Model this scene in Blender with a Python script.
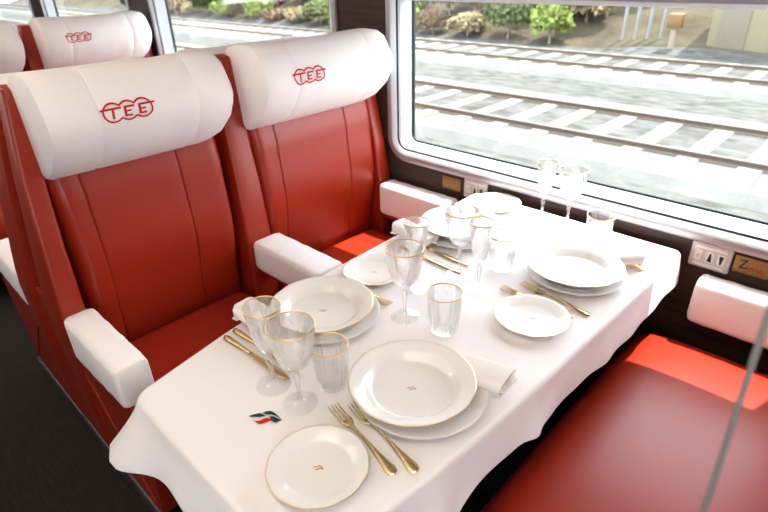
import bpy, bmesh, math, random
from mathutils import Vector, Matrix, noise
from mathutils.geometry import tessellate_polygon

# ------------------------------------------------------------------ scene, camera, light
for o in list(bpy.data.objects):
    bpy.data.objects.remove(o)
S = bpy.context.scene
C = S.collection
random.seed(7)

cam = bpy.data.cameras.new('camera')
cam.sensor_width = 36.0
cam.lens = 539.23 / 768 * 36
cam.clip_start = 0.02
cam.dof.use_dof = True
cam.dof.focus_distance = 1.25
cam.dof.aperture_fstop = 4.5
cam_o = bpy.data.objects.new('camera', cam)
C.objects.link(cam_o)
R_ = Vector((0.72649823, 0.68671152, -0.02505223))
U_ = Vector((-0.3111741, 0.36127039, 0.87900761))
B_ = Vector((0.61267528, -0.63080187, 0.47614914))
m4 = Matrix((R_, U_, B_)).transposed().to_4x4()
m4.translation = Vector((0, 0, 1.5265))
cam_o.matrix_world = m4
S.camera = cam_o
S.cycles.transparent_max_bounces = 48
S.cycles.max_bounces = 16

S.view_settings.view_transform = 'Standard'
S.view_settings.look = 'None'
S.view_settings.gamma = 1.0
S.view_settings.use_curve_mapping = False
S.view_settings.exposure = 0.34

W = bpy.data.worlds.new('sky')
S.world = W
W.use_nodes = True
bg = W.node_tree.nodes['Background']
bg.inputs[0].default_value = (0.86, 0.93, 1.0, 1)
bg.inputs[1].default_value = 7.0

def light(name, kind, loc, energy, color=(1, 1, 1), **kw):
    d = bpy.data.lights.new(name, kind)
    d.energy = energy
    d.color = color
    for k, v in kw.items():
        setattr(d, k, v)
    o = bpy.data.objects.new(name, d)
    C.objects.link(o)
    o.location = loc
    return o

sun = light('sun', 'SUN', (0, 8, 12), 13.0, (1.0, 0.96, 0.9), angle=0.012)
sun.rotation_euler = Vector((-0.12, -0.43, -1.0)).to_track_quat('-Z', 'Y').to_euler()
# ceiling lamp strip above the aisle and the seats
for lx in (-5.0, -2.6, -0.2, 2.2):
    l = light('ceiling_lamp', 'AREA', (lx, 0.1, 2.18), 3.4, (1.0, 0.86, 0.7), shape='RECTANGLE', size=1.9, size_y=0.5)
# added fill lights inside the curtained aisle side, no visible source
for lx in (-3.2, -0.2):
    l = light('aisle_fill_light', 'AREA', (lx, -0.98, 1.3), 6, (0.95, 0.97, 1.0), shape='RECTANGLE', size=1.8, size_y=0.8)
    l.rotation_euler = (math.radians(90), 0, 0)

# ------------------------------------------------------------------ materials
def mat(name, base, rough=0.5, metal=0.0, spec=0.5, bump=None, var=None, sheen=0.0, coat=0.0):
    """bump=(scale, strength); var=(scale, amount, stretch)"""
    m = bpy.data.materials.new(name)
    m.use_nodes = True
    nt = m.node_tree
    p = nt.nodes['Principled BSDF']
    p.inputs['Base Color'].default_value = (*base, 1)
    p.inputs['Roughness'].default_value = rough
    p.inputs['Metallic'].default_value = metal
    p.inputs['Specular IOR Level'].default_value = spec
    p.inputs['Sheen Weight'].default_value = sheen
    p.inputs['Coat Weight'].default_value = coat
    tc = nt.nodes.new('ShaderNodeTexCoord')
    if bump:
        n = nt.nodes.new('ShaderNodeTexNoise')
        n.inputs['Scale'].default_value = bump[0]
        n.inputs['Detail'].default_value = 3
        b = nt.nodes.new('ShaderNodeBump')
        b.inputs['Strength'].default_value = bump[1]
        b.inputs['Distance'].default_value = bump[2] if len(bump) > 2 else 0.002
        nt.links.new(tc.outputs['Object'], n.inputs['Vector'])
        nt.links.new(n.outputs['Fac'], b.inputs['Height'])
        nt.links.new(b.outputs['Normal'], p.inputs['Normal'])
    if var:
        mp = nt.nodes.new('ShaderNodeMapping')
        mp.inputs['Scale'].default_value = var[2] if len(var) > 2 else (1, 1, 1)
        n = nt.nodes.new('ShaderNodeTexNoise')
        n.inputs['Scale'].default_value = var[0]
        n.inputs['Detail'].default_value = 5
        r = nt.nodes.new('ShaderNodeValToRGB')
        a = var[1]
        r.color_ramp.elements[0].position = 0.3
        r.color_ramp.elements[1].position = 0.7
        second = var[3] if len(var) > 3 else tuple(min(1, c * (1 + a)) for c in base)
        r.color_ramp.elements[0].color = (*[c * (1 - a) for c in base], 1)
        r.color_ramp.elements[1].color = (*second, 1)
        nt.links.new(tc.outputs['Object'], mp.inputs['Vector'])
        nt.links.new(mp.outputs['Vector'], n.inputs['Vector'])
        nt.links.new(n.outputs['Fac'], r.inputs['Fac'])
        nt.links.new(r.outputs['Color'], p.inputs['Base Color'])
    return m

M = {}
M['leather'] = mat('red leather', (0.31, 0.018, 0.0035), 0.38, spec=0.5, bump=(260, 0.12, 0.001), var=(3, 0.08))
M['cover'] = mat('white cotton cover', (0.93, 0.885, 0.875), 0.85, spec=0.15, bump=(14, 0.25, 0.006), sheen=0.1)
M['cloth'] = mat('white damask cloth', (0.86, 0.825, 0.825), 0.8, spec=0.15, bump=(9, 0.22, 0.006))
M['napkin'] = mat('cream linen', (0.84, 0.78, 0.75), 0.85, spec=0.1, bump=(60, 0.2, 0.002))
M['red_print'] = mat('red print', (0.52, 0.022, 0.02), 0.7, spec=0.2)
M['dark_green'] = mat('dark green print', (0.006, 0.05, 0.045), 0.7, spec=0.2)
M['red_flag'] = mat('flag red print', (0.6, 0.02, 0.015), 0.7, spec=0.2)
M['wood'] = mat('dark brown panel', (0.045, 0.024, 0.018), 0.5, spec=0.3, var=(4, 0.35, (1, 1, 14)), bump=(40, 0.1, 0.001))
M['floor'] = mat('dark floor', (0.016, 0.012, 0.010), 0.8, spec=0.2, var=(6, 0.35, (2, 24, 1)))
M['alu'] = mat('brushed aluminium', (0.40, 0.375, 0.40), 0.38, metal=0.5, bump=(90, 0.05, 0.001))
M['alu_white'] = mat('pale aluminium', (0.62, 0.64, 0.67), 0.35, metal=0.15)
M['gasket'] = mat('black rubber', (0.012, 0.014, 0.016), 0.6)
M['reveal'] = mat('pale window reveal', (0.52, 0.57, 0.60), 0.4, spec=0.4)
M['grey_metal'] = mat('dull grey metal', (0.10, 0.10, 0.105), 0.45, metal=0.6)
M['pole'] = mat('pale grey pole', (0.22, 0.21, 0.20), 0.45, metal=0.2)
M['dark'] = mat('black shell', (0.012, 0.011, 0.012), 0.6)
M['porcelain'] = mat('white porcelain', (0.83, 0.80, 0.77), 0.12, spec=0.5, coat=0.3)
M['gold'] = mat('gold rim', (0.86, 0.64, 0.32), 0.35, metal=0.85)
M['gold_cut'] = mat('pale gold cutlery', (0.72, 0.56, 0.31), 0.26, metal=1.0)
M['silver'] = mat('silver cutlery', (0.62, 0.57, 0.48), 0.2, metal=1.0)
M['gold_print'] = mat('gold print', (0.62, 0.33, 0.12), 0.4)
M['ceiling'] = mat('cream ceiling', (0.75, 0.70, 0.64), 0.7)
M['blind'] = mat('grey blind', (0.30, 0.28, 0.32), 0.8)
M['curtain'] = mat('pale light-blocking curtain', (0.62, 0.56, 0.50), 0.9, spec=0.05)
M['socket'] = mat('socket plate', (0.62, 0.54, 0.53), 0.4)
M['socket_white'] = mat('socket insert', (0.8, 0.76, 0.72), 0.4)
M['brass'] = mat('brass plate', (0.33, 0.17, 0.05), 0.45, metal=0.5, bump=(150, 0.1, 0.001))
M['black_print'] = mat('black print', (0.03, 0.012, 0.006), 0.6)
M['ballast'] = mat('grey ballast', (0.060, 0.060, 0.055), 0.95, spec=0.05, bump=(7, 0.6, 0.04), var=(4.5, 0.42, (0.75, 1.6, 1)))
M['concrete'] = mat('pale concrete', (0.17, 0.165, 0.135), 0.9, spec=0.1, var=(2, 0.05))
M['shoulder'] = mat('pale ballast', (0.092, 0.092, 0.088), 0.9, spec=0.05, bump=(9, 0.4, 0.03), var=(2, 0.12))
M['rail'] = mat('rusty rail', (0.085, 0.062, 0.045), 0.7, metal=0.0)
M['bank'] = mat('dry grass bank', (0.056, 0.048, 0.032), 0.95, spec=0.05, var=(1.1, 0.32, (1, 1, 1)), bump=(5, 0.8, 0.08))
M['bark'] = mat('grey bark', (0.20, 0.16, 0.12), 0.9)
for k, c in dict(green=(0.12, 0.16, 0.035), dark=(0.075, 0.09, 0.035), olive=(0.17, 0.14, 0.075), rust=(0.15, 0.10, 0.06)).items():
    M['leaf_' + k] = mat('foliage ' + k, c, 0.8, spec=0.1, var=(3, 0.3))
M['hut'] = mat('beige render', (0.15, 0.132, 0.082), 0.9, var=(2, 0.08))
M['hut_dark'] = mat('brown render', (0.12, 0.10, 0.07), 0.9)
M['orange'] = mat('orange paint', (0.12, 0.06, 0.015), 0.6)
M['white_paint'] = mat('white paint', (0.17, 0.17, 0.155), 0.6)

def glassy(name, tint, refr, gl=0.06, rough=0.02):
    m = bpy.data.materials.new(name)
    m.use_nodes = True
    nt = m.node_tree
    nt.nodes.remove(nt.nodes['Principled BSDF'])
    out = nt.nodes['Material Output']
    t = nt.nodes.new('ShaderNodeBsdfTransparent')
    t.inputs[0].default_value = (*tint, 1)
    last = t
    if refr > 0:
        g = nt.nodes.new('ShaderNodeBsdfGlass')
        g.inputs['Color'].default_value = (1, 1, 1, 1)
        g.inputs['IOR'].default_value = 1.45
        g.inputs['Roughness'].default_value = rough
        mx = nt.nodes.new('ShaderNodeMixShader')
        mx.inputs[0].default_value = refr
        nt.links.new(t.outputs[0], mx.inputs[1])
        nt.links.new(g.outputs[0], mx.inputs[2])
        last = mx
    lw = nt.nodes.new('ShaderNodeLayerWeight')
    lw.inputs[0].default_value = 0.25
    ml = nt.nodes.new('ShaderNodeMath')
    ml.operation = 'MULTIPLY_ADD'
    ml.inputs[1].default_value = 0.40
    ml.inputs[2].default_value = gl
    nt.links.new(lw.outputs['Facing'], ml.inputs[0])
    gb = nt.nodes.new('ShaderNodeBsdfGlossy')
    gb.inputs['Roughness'].default_value = 0.05
    mx2 = nt.nodes.new('ShaderNodeMixShader')
    nt.links.new(ml.outputs[0], mx2.inputs[0])
    nt.links.new(last.outputs[0], mx2.inputs[1])
    nt.links.new(gb.outputs[0], mx2.inputs[2])
    nt.links.new(mx2.outputs[0], out.inputs[0])
    return m
M['crystal'] = glassy('cut crystal', (0.995, 0.995, 0.995), 0.32, 0.03)
M['crystal_thin'] = glassy('clear crystal foot', (0.998, 0.998, 0.998), 0.02, 0.005)
M['pane'] = glassy('window glass', (0.97, 0.99, 0.985), 0.0, 0.02)

lamp_m = bpy.data.materials.new('lit lamp diffuser')
lamp_m.use_nodes = True
lp = lamp_m.node_tree.nodes['Principled BSDF']
lp.inputs['Base Color'].default_value = (0.9, 0.85, 0.75, 1)
lp.inputs['Emission Color'].default_value = (1, 0.85, 0.66, 1)
lp.inputs['Emission Strength'].default_value = 2.0

# ------------------------------------------------------------------ mesh helpers
def obj(name, verts, faces, m, parent=None, smooth=True, mats=None, fmat=None, loc=None):
    me = bpy.data.meshes.new(name)
    me.from_pydata([tuple(v) for v in verts], [], [tuple(f) for f in faces])
    me.materials.append(M[m] if isinstance(m, str) else m)
    for x in (mats or []):
        me.materials.append(M[x])
    if fmat:
        for i, p in enumerate(me.polygons):
            p.material_index = fmat[i]
    if smooth:
        for p in me.polygons:
            p.use_smooth = True
    me.update()
    bm = bmesh.new()
    bm.from_mesh(me)
    bmesh.ops.recalc_face_normals(bm, faces=bm.faces)
    bm.to_mesh(me)
    bm.free()
    if smooth:
        try:
            me.set_sharp_from_angle(angle=math.radians(38))
        except Exception:
            pass
    o = bpy.data.objects.new(name, me)
    C.objects.link(o)
    if parent:
        o.parent = parent
    if loc is not None:
        o.location = loc
    return o

def empty(name, loc=(0, 0, 0), rz=0):
    o = bpy.data.objects.new(name, None)
    C.objects.link(o)
    o.location = loc
    o.rotation_euler = (0, 0, rz)
    o.empty_display_size = 0.05
    return o

def tag(o, label=None, cat=None, group=None, kind=None):
    if label: o['label'] = label
    if cat: o['category'] = cat
    if group: o['group'] = group
    if kind: o['kind'] = kind
    return o

class MB:
    def __init__(s): s.v = []; s.f = []; s.mi = []
    def add(s, v, f, mi=0):
        b = len(s.v)
        s.v += [tuple(x) for x in v]
        s.f += [tuple(i + b for i in q) for q in f]
        s.mi += [mi] * len(f)
    def build(s, name, m, parent=None, smooth=True, mats=None):
        return obj(name, s.v, s.f, m, parent, smooth, mats, s.mi if mats else None)

def box_vf(x0, x1, y0, y1, z0, z1, r=0.0, seg=2):
    bm = bmesh.new()
    bmesh.ops.create_cube(bm, size=1)
    for v in bm.verts:
        v.co = Vector(((x0 + x1) / 2 + v.co.x * (x1 - x0), (y0 + y1) / 2 + v.co.y * (y1 - y0), (z0 + z1) / 2 + v.co.z * (z1 - z0)))
    if r > 0:
        bmesh.ops.bevel(bm, geom=bm.edges[:], offset=r, segments=seg, profile=0.5, affect='EDGES')
    bm.verts.ensure_lookup_table()
    v = [x.co.copy() for x in bm.verts]
    f = [[l.vert.index for l in q.loops] for q in bm.faces]
    bm.free()
    return v, f

def box(name, x0, x1, y0, y1, z0, z1, m, parent=None, r=0.0, seg=2):
    v, f = box_vf(x0, x1, y0, y1, z0, z1, r, seg)
    return obj(name, v, f, m, parent, r > 0)

def loft(rings, closed=True, caps=True):
    n = len(rings[0])
    v = [p for r in rings for p in r]
    f = []
    for i in range(len(rings) - 1):
        for j in range(n if closed else n - 1):
            a = i * n + j
            b = i * n + (j + 1) % n
            f.append((a, b, b + n, a + n))
    if caps:
        f.append(tuple(range(n - 1, -1, -1)))
        f.append(tuple(range((len(rings) - 1) * n, len(rings) * n)))
    return v, f

def lathe(profile, n=48, rad=None):
    """profile: (r, z) list; rad(theta, r, i) scales the radius."""
    v, f = [], []
    for i, (r, z) in enumerate(profile):
        for j in range(n):
            t = 2 * math.pi * j / n
            k = rad(t, r, i) if rad else 1.0
            v.append((r * k * math.cos(t), r * k * math.sin(t), z))
    for i in range(len(profile) - 1):
        for j in range(n):
            a = i * n + j
            b = i * n + (j + 1) % n
            f.append((a, b, b + n, a + n))
    return v, f

def tube(path, r, n=8):
    rings = []
    for i, p in enumerate(path):
        p = Vector(p)
        d = (Vector(path[min(i + 1, len(path) - 1)]) - Vector(path[max(i - 1, 0)])).normalized()
        a = Vector((0, 0, 1)) if abs(d.z) < 0.9 else Vector((1, 0, 0))
        u = d.cross(a).normalized()
        w = d.cross(u)
        rr = r[i] if isinstance(r, (list, tuple)) else r
        rings.append([p + (u * math.cos(2 * math.pi * k / n) + w * math.sin(2 * math.pi * k / n)) * rr for k in range(n)])
    return loft(rings)

def copy_tree(o, parent=None):
    c = o.copy()
    C.objects.link(c)
    if parent:
        c.parent = parent
    for ch in list(o.children):
        copy_tree(ch, c)
    return c

def interp(pts, t):
    if t <= pts[0][0]: return pts[0][1]
    for (a, va), (b, vb) in zip(pts, pts[1:]):
        if t <= b:
            k = (t - a) / (b - a)
            return va + (vb - va) * k
    return pts[-1][1]

def smooth_interp(pts, t):
    if t <= pts[0][0]: return pts[0][1]
    for (a, va), (b, vb) in zip(pts, pts[1:]):
        if t <= b:
            k = (t - a) / (b - a)
            k = k * k * (3 - 2 * k)
            return va + (vb - va) * k
    return pts[-1][1]

# ------------------------------------------------------------------ coach shell
WY = 1.68            # inner face of the window wall
PITCH = 2.02
def rrect(x0, x1, z0, z1, r, n=8):
    p = []
    for cx, cz, a0 in ((x1 - r, z1 - r, 0), (x0 + r, z1 - r, 90), (x0 + r, z0 + r, 180), (x1 - r, z0 + r, 270)):
        for k in range(n + 1):
            a = math.radians(a0 + 90 * k / n)
            p.append((cx + r * math.cos(a), cz + r * math.sin(a)))
    return p

WIN = [(-1.575 - PITCH * k, 0.155 - PITCH * k) for k in (-1, 0, 1, 2, 3)]
WZ0, WZ1 = 0.778, 1.74
def wall_with_windows(name, y, thick, wins, xa, xb, za, zb, m):
    outer = [Vector((xa, za, 0)), Vector((xb, za, 0)), Vector((xb, zb, 0)), Vector((xa, zb, 0))]
    loops = [outer]
    for (x0, x1) in wins:
        loops.append([Vector((a, b, 0)) for a, b in reversed(rrect(x0 + 0.02, x1 - 0.02, WZ0 + 0.02, WZ1 - 0.02, 0.08))])
    flat = [p for l in loops for p in l]
    tris = tessellate_polygon(loops)
    v = [(p.x, y, p.y) for p in flat] + [(p.x, y + thick, p.y) for p in flat]
    N = len(flat)
    f = [tuple(t) for t in tris] + [tuple(i + N for i in reversed(t)) for t in tris]
    b = 0
    for l in loops:
        n = len(l)
        for i in range(n):
            a, c = b + i, b + (i + 1) % n
            f.append((a, c, c + N, a + N))
        b += n
    o = obj(name, v, f, m, smooth=False)
    return tag(o, kind='structure')

XA, XB = -8.2, 2.6
wall_with_windows('wall_window_side', WY, 0.10, WIN, XA, XB, 0.0, 2.2, 'wood')
wall_with_windows('wall_aisle_side', -1.16, 0.10, WIN, XA, XB, 0.0, 2.2, 'wood')
tag(box('wall_front', XA - 0.1, XA, -1.16, 1.78, 0, 2.3, 'wood'), kind='structure')
tag(box('wall_back', XB, XB + 0.1, -1.16, 1.78, 0, 2.3, 'wood'), kind='structure')
tag(box('floor', XA, XB, -1.16, 1.78, -0.08, 0, 'floor'), kind='structure')
tag(box('ceiling', XA, XB, -1.16, 1.78, 2.22, 2.32, 'ceiling'), kind='structure')

def frame_mesh(x0, x1, sg, y):
    """stepped window frame swept round the rounded opening; sg=+1: glass lies towards +Y"""
    prof = [(-0.0, 0.002, 0), (0.0, -0.012, 0), (0.006, -0.016, 0), (0.026, -0.016, 0), (0.030, -0.014, 1),  # slanted lip takes the paler metal to carry its lit look
            (0.047, -0.004, 1), (0.048, -0.002, 2), (0.054, 0.000, 2), (0.056, 0.004, 3), (0.060, 0.006, 3), (0.064, 0.030, 3), (0.066, 0.034, 3),
            (0.068, 0.066, 3), (0.069, 0.068, 2), (0.075, 0.069, 2), (0.075, 0.08, 2)]
    loops = [[(px, y + sg * dy, pz) for px, pz in rrect(x0 + d, x1 - d, WZ0 + d, WZ1 - d, max(0.02, 0.10 - d))] for d, dy, _ in prof]
    n = len(loops[0])
    v = [p for l in loops for p in l]
    f, mi = [], []
    for i in range(len(loops) - 1):
        for j in range(n):
            a = i * n + j
            b = i * n + (j + 1) % n
            f.append((a, b, b + n, a + n))
            mi.append(prof[i + 1][2])
    return v, f, mi

for sg, y, base in ((1, WY, 0), (-1, -1.06, 5)):
    for k, (x0, x1) in enumerate(WIN):
        v, f, mi = frame_mesh(x0, x1, sg, y)
        w = obj('window_%d' % (base + k + 1), v, f, 'alu', None, True, ['alu_white', 'gasket', 'reveal'], mi)
        tag(w, kind='structure')
        p = rrect(x0 + 0.07, x1 - 0.07, WZ0 + 0.07, WZ1 - 0.07, 0.03)
        g = obj('pane', [(a, y + sg * 0.074, b) for a, b in p], [tuple(range(len(p)))], 'pane', w, False)

# roller blinds pulled down over the top of each window
def blind(x0, x1, label):
    t = empty('roller_blind', ((x0 + x1) / 2, WY + 0.03, 1.66))
    h = (x1 - x0) / 2 - 0.066
    box('blind_fabric', -h, h, -0.001, 0.001, -0.245, 0.0, 'blind', t)
    v, f = tube([(-h, 0, 0.012), (h, 0, 0.012)], 0.016, 12)
    obj('roller', v, f, 'alu', t)
    box('bottom_bar', -h, h, -0.006, 0.006, -0.258, -0.245, 'alu_white', t, 0.002)
    return tag(t, label, 'blind', 'roller blinds over the windows')
BL = ['roller blind drawn over the top of the window past the right bench', 'grey roller blind across the top of the window beside the laid table',
      'roller blind above the window behind the two white headrests', 'roller blind above the farthest window at the upper left', None]
for (x0, x1), lb in list(zip(WIN, BL))[1:3]:
    blind(x0, x1, lb)

# unseen curtains, added to cut the daylight from the aisle-side windows
for (x0, x1) in WIN[1:4]:
    v, f = [], []
    n = 60
    for i in range(n + 1):
        xx = x0 - 0.03 + (x1 - x0 + 0.06) * i / n
        yy = -1.025 + 0.010 * math.sin(i * 1.3)
        v += [(xx, yy, WZ0 - 0.06), (xx, yy, WZ1 + 0.06), (xx, yy + 0.004, WZ0 - 0.06), (xx, yy + 0.004, WZ1 + 0.06)]
    for i in range(n):
        a = 4 * i
        f += [(a, a + 1, a + 5, a + 4), (a + 2, a + 6, a + 7, a + 3), (a + 1, a + 3, a + 7, a + 5), (a, a + 4, a + 6, a + 2)]
    f += [(0, 2, 3, 1), (4 * n, 4 * n + 1, 4 * n + 3, 4 * n + 2)]
    tag(obj('curtain', v, f, 'curtain'), 'added pale light-blocking curtain over a window on the aisle side', 'curtain', 'added curtains on the aisle side')

# ceiling lamps
for i, lx in enumerate((-5.0, -2.6, -0.2, 2.2)[:3]):
    t = empty('ceiling_lamp', (lx, 0.1, 2.22))
    v, f = box_vf(-1.0, 1.0, -0.3, 0.3, -0.025, 0, 0.008)
    obj('housing', v, f, 'alu_white', t)
    box('diffuser', -0.95, 0.95, -0.25, 0.25, -0.031, -0.0255, lamp_m, t)
    tag(t, 'long warm ceiling lamp over the aisle', 'lamp', 'ceiling lamps along the aisle')

# ------------------------------------------------------------------ outside
def ground():
    v, f = [], []
    nx, ny = 60, 60
    for j in range(ny + 1):
        y = 1.95 + (46 - 1.95) * (j / ny) ** 1.3
        for i in range(nx + 1):
            x = -60 + 80 * i / nx
            z = -0.62
            if y > 14.9:
                z += (y - 14.9) * 0.26 + 0.25 * noise.noise(Vector((x * 0.35, y * 0.35, 0)))
            v.append((x, y, z))
    for j in range(ny):
        for i in range(nx):
            a = j * (nx + 1) + i
            f.append((a, a + 1, a + nx + 2, a + nx + 1))
    nb = next(j for j in range(ny + 1) if 1.95 + (46 - 1.95) * (j / ny) ** 1.3 > 15.0)
    mi = [0 if q // nx < nb else 1 for q in range(len(f))]
    o = obj('ground', v, f, 'ballast', None, True, ['bank'], mi)
    tag(o, kind='structure')
ground()

def track(ya, yb, n, label):
    t = empty('railway_track', (0, (ya + yb) / 2, -0.62))
    g = (yb - ya) / 2
    mb = MB()
    prof = [(-g - 0.95, 0.0), (-g - 0.75, 0.085), (-g - 0.06, 0.095), (g + 0.06, 0.095), (g + 0.75, 0.085), (g + 0.95, 0.0)]
    mb.add([(x, y, z) for x in (-55, 15) for y, z in prof], [(0, 1, 7, 6), (1, 2, 8, 7), (2, 3, 9, 8), (3, 4, 10, 9), (4, 5, 11, 10)])
    mb.mi = [0, 0, 1, 0, 0]
    mb.build('ballast_bed', 'shoulder', t, False, ['ballast'])
    for k in range(n):
        x = 1.5 - 0.62 * k
        v, f = loft([[(-0.13, y, 0.02), (-0.11, y, h), (0.11, y, h), (0.13, y, 0.02)] for y, h in ((-g - 0.62, 0.08), (-g - 0.55, 0.115), (-g - 0.2, 0.12), (-0.3, 0.10), (0.3, 0.10), (g + 0.2, 0.12), (g + 0.55, 0.115), (g + 0.62, 0.08))])
        o = obj('sleeper', v, f, 'concrete', t, False)
        o.location = (x, 0, 0)
    rp = [(-0.06, 0), (-0.06, 0.012), (-0.010, 0.03), (-0.010, 0.075), (-0.028, 0.085), (-0.028, 0.105), (0.028, 0.105), (0.028, 0.085), (0.010, 0.075), (0.010, 0.03), (0.06, 0.012), (0.06, 0)]
    for s in (-1, 1):
        v, f = loft([[(x, s * g + a, 0.098 + b * 0.75) for a, b in rp] for x in (-55, 15)])
        obj('rail', v, f, 'rail', t, False)
    return tag(t, label, 'railway track')
track(6.74, 8.18, 46, 'nearer railway track with pale concrete sleepers outside the window')
track(11.7, 13.15, 70, 'farther railway track below the overgrown bank')

# lineside trees and shrubs on the bank
def leaf_mesh(name, n, seed, rx, ry, rz, m, size):
    rnd = random.Random(seed)
    mb = MB()
    for _ in range(n):
        th, ph = rnd.uniform(0, 2 * math.pi), math.acos(rnd.uniform(-0.5, 1))
        r = rnd.uniform(0.45, 1.0) * (1 + 0.25 * math.sin(3 * th + seed) * math.sin(2 * ph))
        c = Vector((rx * r * math.sin(ph) * math.cos(th), ry * r * math.sin(ph) * math.sin(th), rz * (0.55 + 0.55 * r * math.cos(ph))))
        a = Vector((rnd.gauss(0, 1), rnd.gauss(0, 1), rnd.gauss(0, 1))).normalized()
        b = a.orthogonal().normalized()
        s = size * rnd.uniform(0.6, 1.4)
        mb.add([c - a * s, c + b * s * 0.5, c + a * s, c - b * s * 0.5], [(0, 1, 2, 3)])
    me = mb.build(name, m, None, False)
    return me
protos = []
for i, (m, rx, rz) in enumerate((('leaf_green', 1.0, 1.0), ('leaf_dark', 1.1, 1.2), ('leaf_olive', 1.0, 0.8), ('leaf_rust', 0.9, 0.7))):
    t = empty('shrub', (0, 0, -50))
    fo = leaf_mesh('foliage', 1500, i + 3, rx, rx * 0.8, rz, m, 0.13)
    fo.parent = t
    v, f = tube([(0, 0, -0.35), (0.03, 0, 0.2), (0.0, 0.02, 0.7 * rz)], [0.06, 0.05, 0.02])
    obj('stem', v, f, 'bark', t)
    protos.append(t)
desc = ['bright green shrub on the bank beyond the tracks', 'dark green bush growing on the bank beyond the tracks',
        'dry olive bush on the bank beyond the tracks', 'rust brown low bush on the bank beyond the tracks']
spots = []
rs = random.Random(11)
for k in range(30):
    spots.append((-35 + 1.42 * k, rs.uniform(15.2, 15.4), (0, 3, 2, 1, 0, 2)[(k * 7 + 3) % 6], 0.70, rs.uniform(0.6, 0.95)))
for k in range(26):
    spots.append((-37 + 1.72 * k, rs.uniform(17.0, 17.2), rs.choice((0, 1, 2, 2, 3)), 0.84, rs.uniform(0.9, 1.2)))
for k in range(18):
    spots.append((-40 + 2.75 * k, 19.3, rs.choice((0, 1, 1, 2)), 1.1, rs.uniform(1.1, 1.4)))
for k in range(12):
    spots.append((-42 + 4.3 * k, 22.6, rs.choice((0, 1, 1, 2)), 1.6, rs.uniform(1.6, 2.0)))
spots = [q for q in spots if not ((-7.4 < q[0] < -0.6 and 15 < q[1] < 17.7))]
used = set()
for (x, y, k, s, sz) in spots:
    if k in used:
        o = copy_tree(protos[k])
    else:
        o = protos[k]
        used.add(k)
    z = -0.62 + max(0, y - 14.9) * 0.26
    o.location = (x, y, z)
    o.scale = (s, s, sz)
    o.rotation_euler = (0, 0, rs.uniform(0, 6))
    tag(o, desc[k], 'shrub', ('bright green shrubs', 'dark green bushes', 'olive bushes', 'rust brown bushes')[k] + ' on the bank')

# lineside hut, orange box and white posts
t = empty('lineside_hut', (-2.9, 15.5, -0.6))
box('wall', -1.05, 1.05, 0, 1.5, -0.1, 1.9, 'hut', t, 0.02)
box('roof', -1.2, 1.2, -0.12, 1.65, 1.9, 2.02, 'hut_dark', t, 0.02)
box('door', -0.85, -0.25, -0.03, 0.0, 0.0, 1.5, 'hut_dark', t, 0.005)
box('window', 0.15, 0.75, -0.025, 0.0, 0.7, 1.4, 'hut_dark', t, 0.005)
tag(t, 'small beige lineside hut beyond the tracks at the upper right', 'hut')
t = empty('lineside_box', (-4.65, 15.2, -0.42))
box('cabinet', -0.17, 0.17, -0.12, 0.12, 0.40, 0.72, 'orange', t, 0.03)
box('leg', -0.06, 0.06, -0.05, 0.05, -0.25, 0.36, 'bark', t)
tag(t, 'small orange box on a post beside the far track', 'box')
PL = ['leftmost of the four thin white posts beside the far track', 'second from left of the four thin white posts beside the far track',
      'third from left of the four thin white posts beside the far track', 'rightmost of the four thin white posts beside the far track']
for i in range(4):
    x = -6.15 + 0.33 * i
    v, f = tube([(0, 0, -0.3), (0.02, 0.0, 1.3), (0.05, 0, 2.6)], 0.045, 10)
    o = obj('lineside_post', v, f, 'white_paint')
    o.location = (x, 15.9, -0.35)
    tag(o, PL[i], 'post', 'white lineside posts')

# ------------------------------------------------------------------ seats
# local axes: s = distance in front of the back plane, y along the row, z up
HEAD = [(0.045, 1.018), (0.10, 1.030), (0.165, 1.062), (0.228, 1.115), (0.258, 1.165), (0.266, 1.195), (0.258, 1.228), (0.238, 1.262), (0.215, 1.290), (0.180, 1.306), (0.12, 1.308), (0.06, 1.300), (0.035, 1.285), (0.030, 1.16)]
FRONT = [(1.018, 0.06), (1.062, 0.165), (1.115, 0.228), (1.165, 0.258), (1.195, 0.266), (1.228, 0.258), (1.262, 0.238), (1.29, 0.215)]
BACK_S = [(0.40, 0.085), (0.50, 0.105), (0.75, 0.135), (0.95, 0.120), (1.06, 0.10), (1.3, 0.06)]
WING_S = [(0.0, 0.16), (0.62, 0.165), (0.75, 0.148), (0.86, 0.130), (1.04, 0.092), (1.27, 0.068)]

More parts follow.
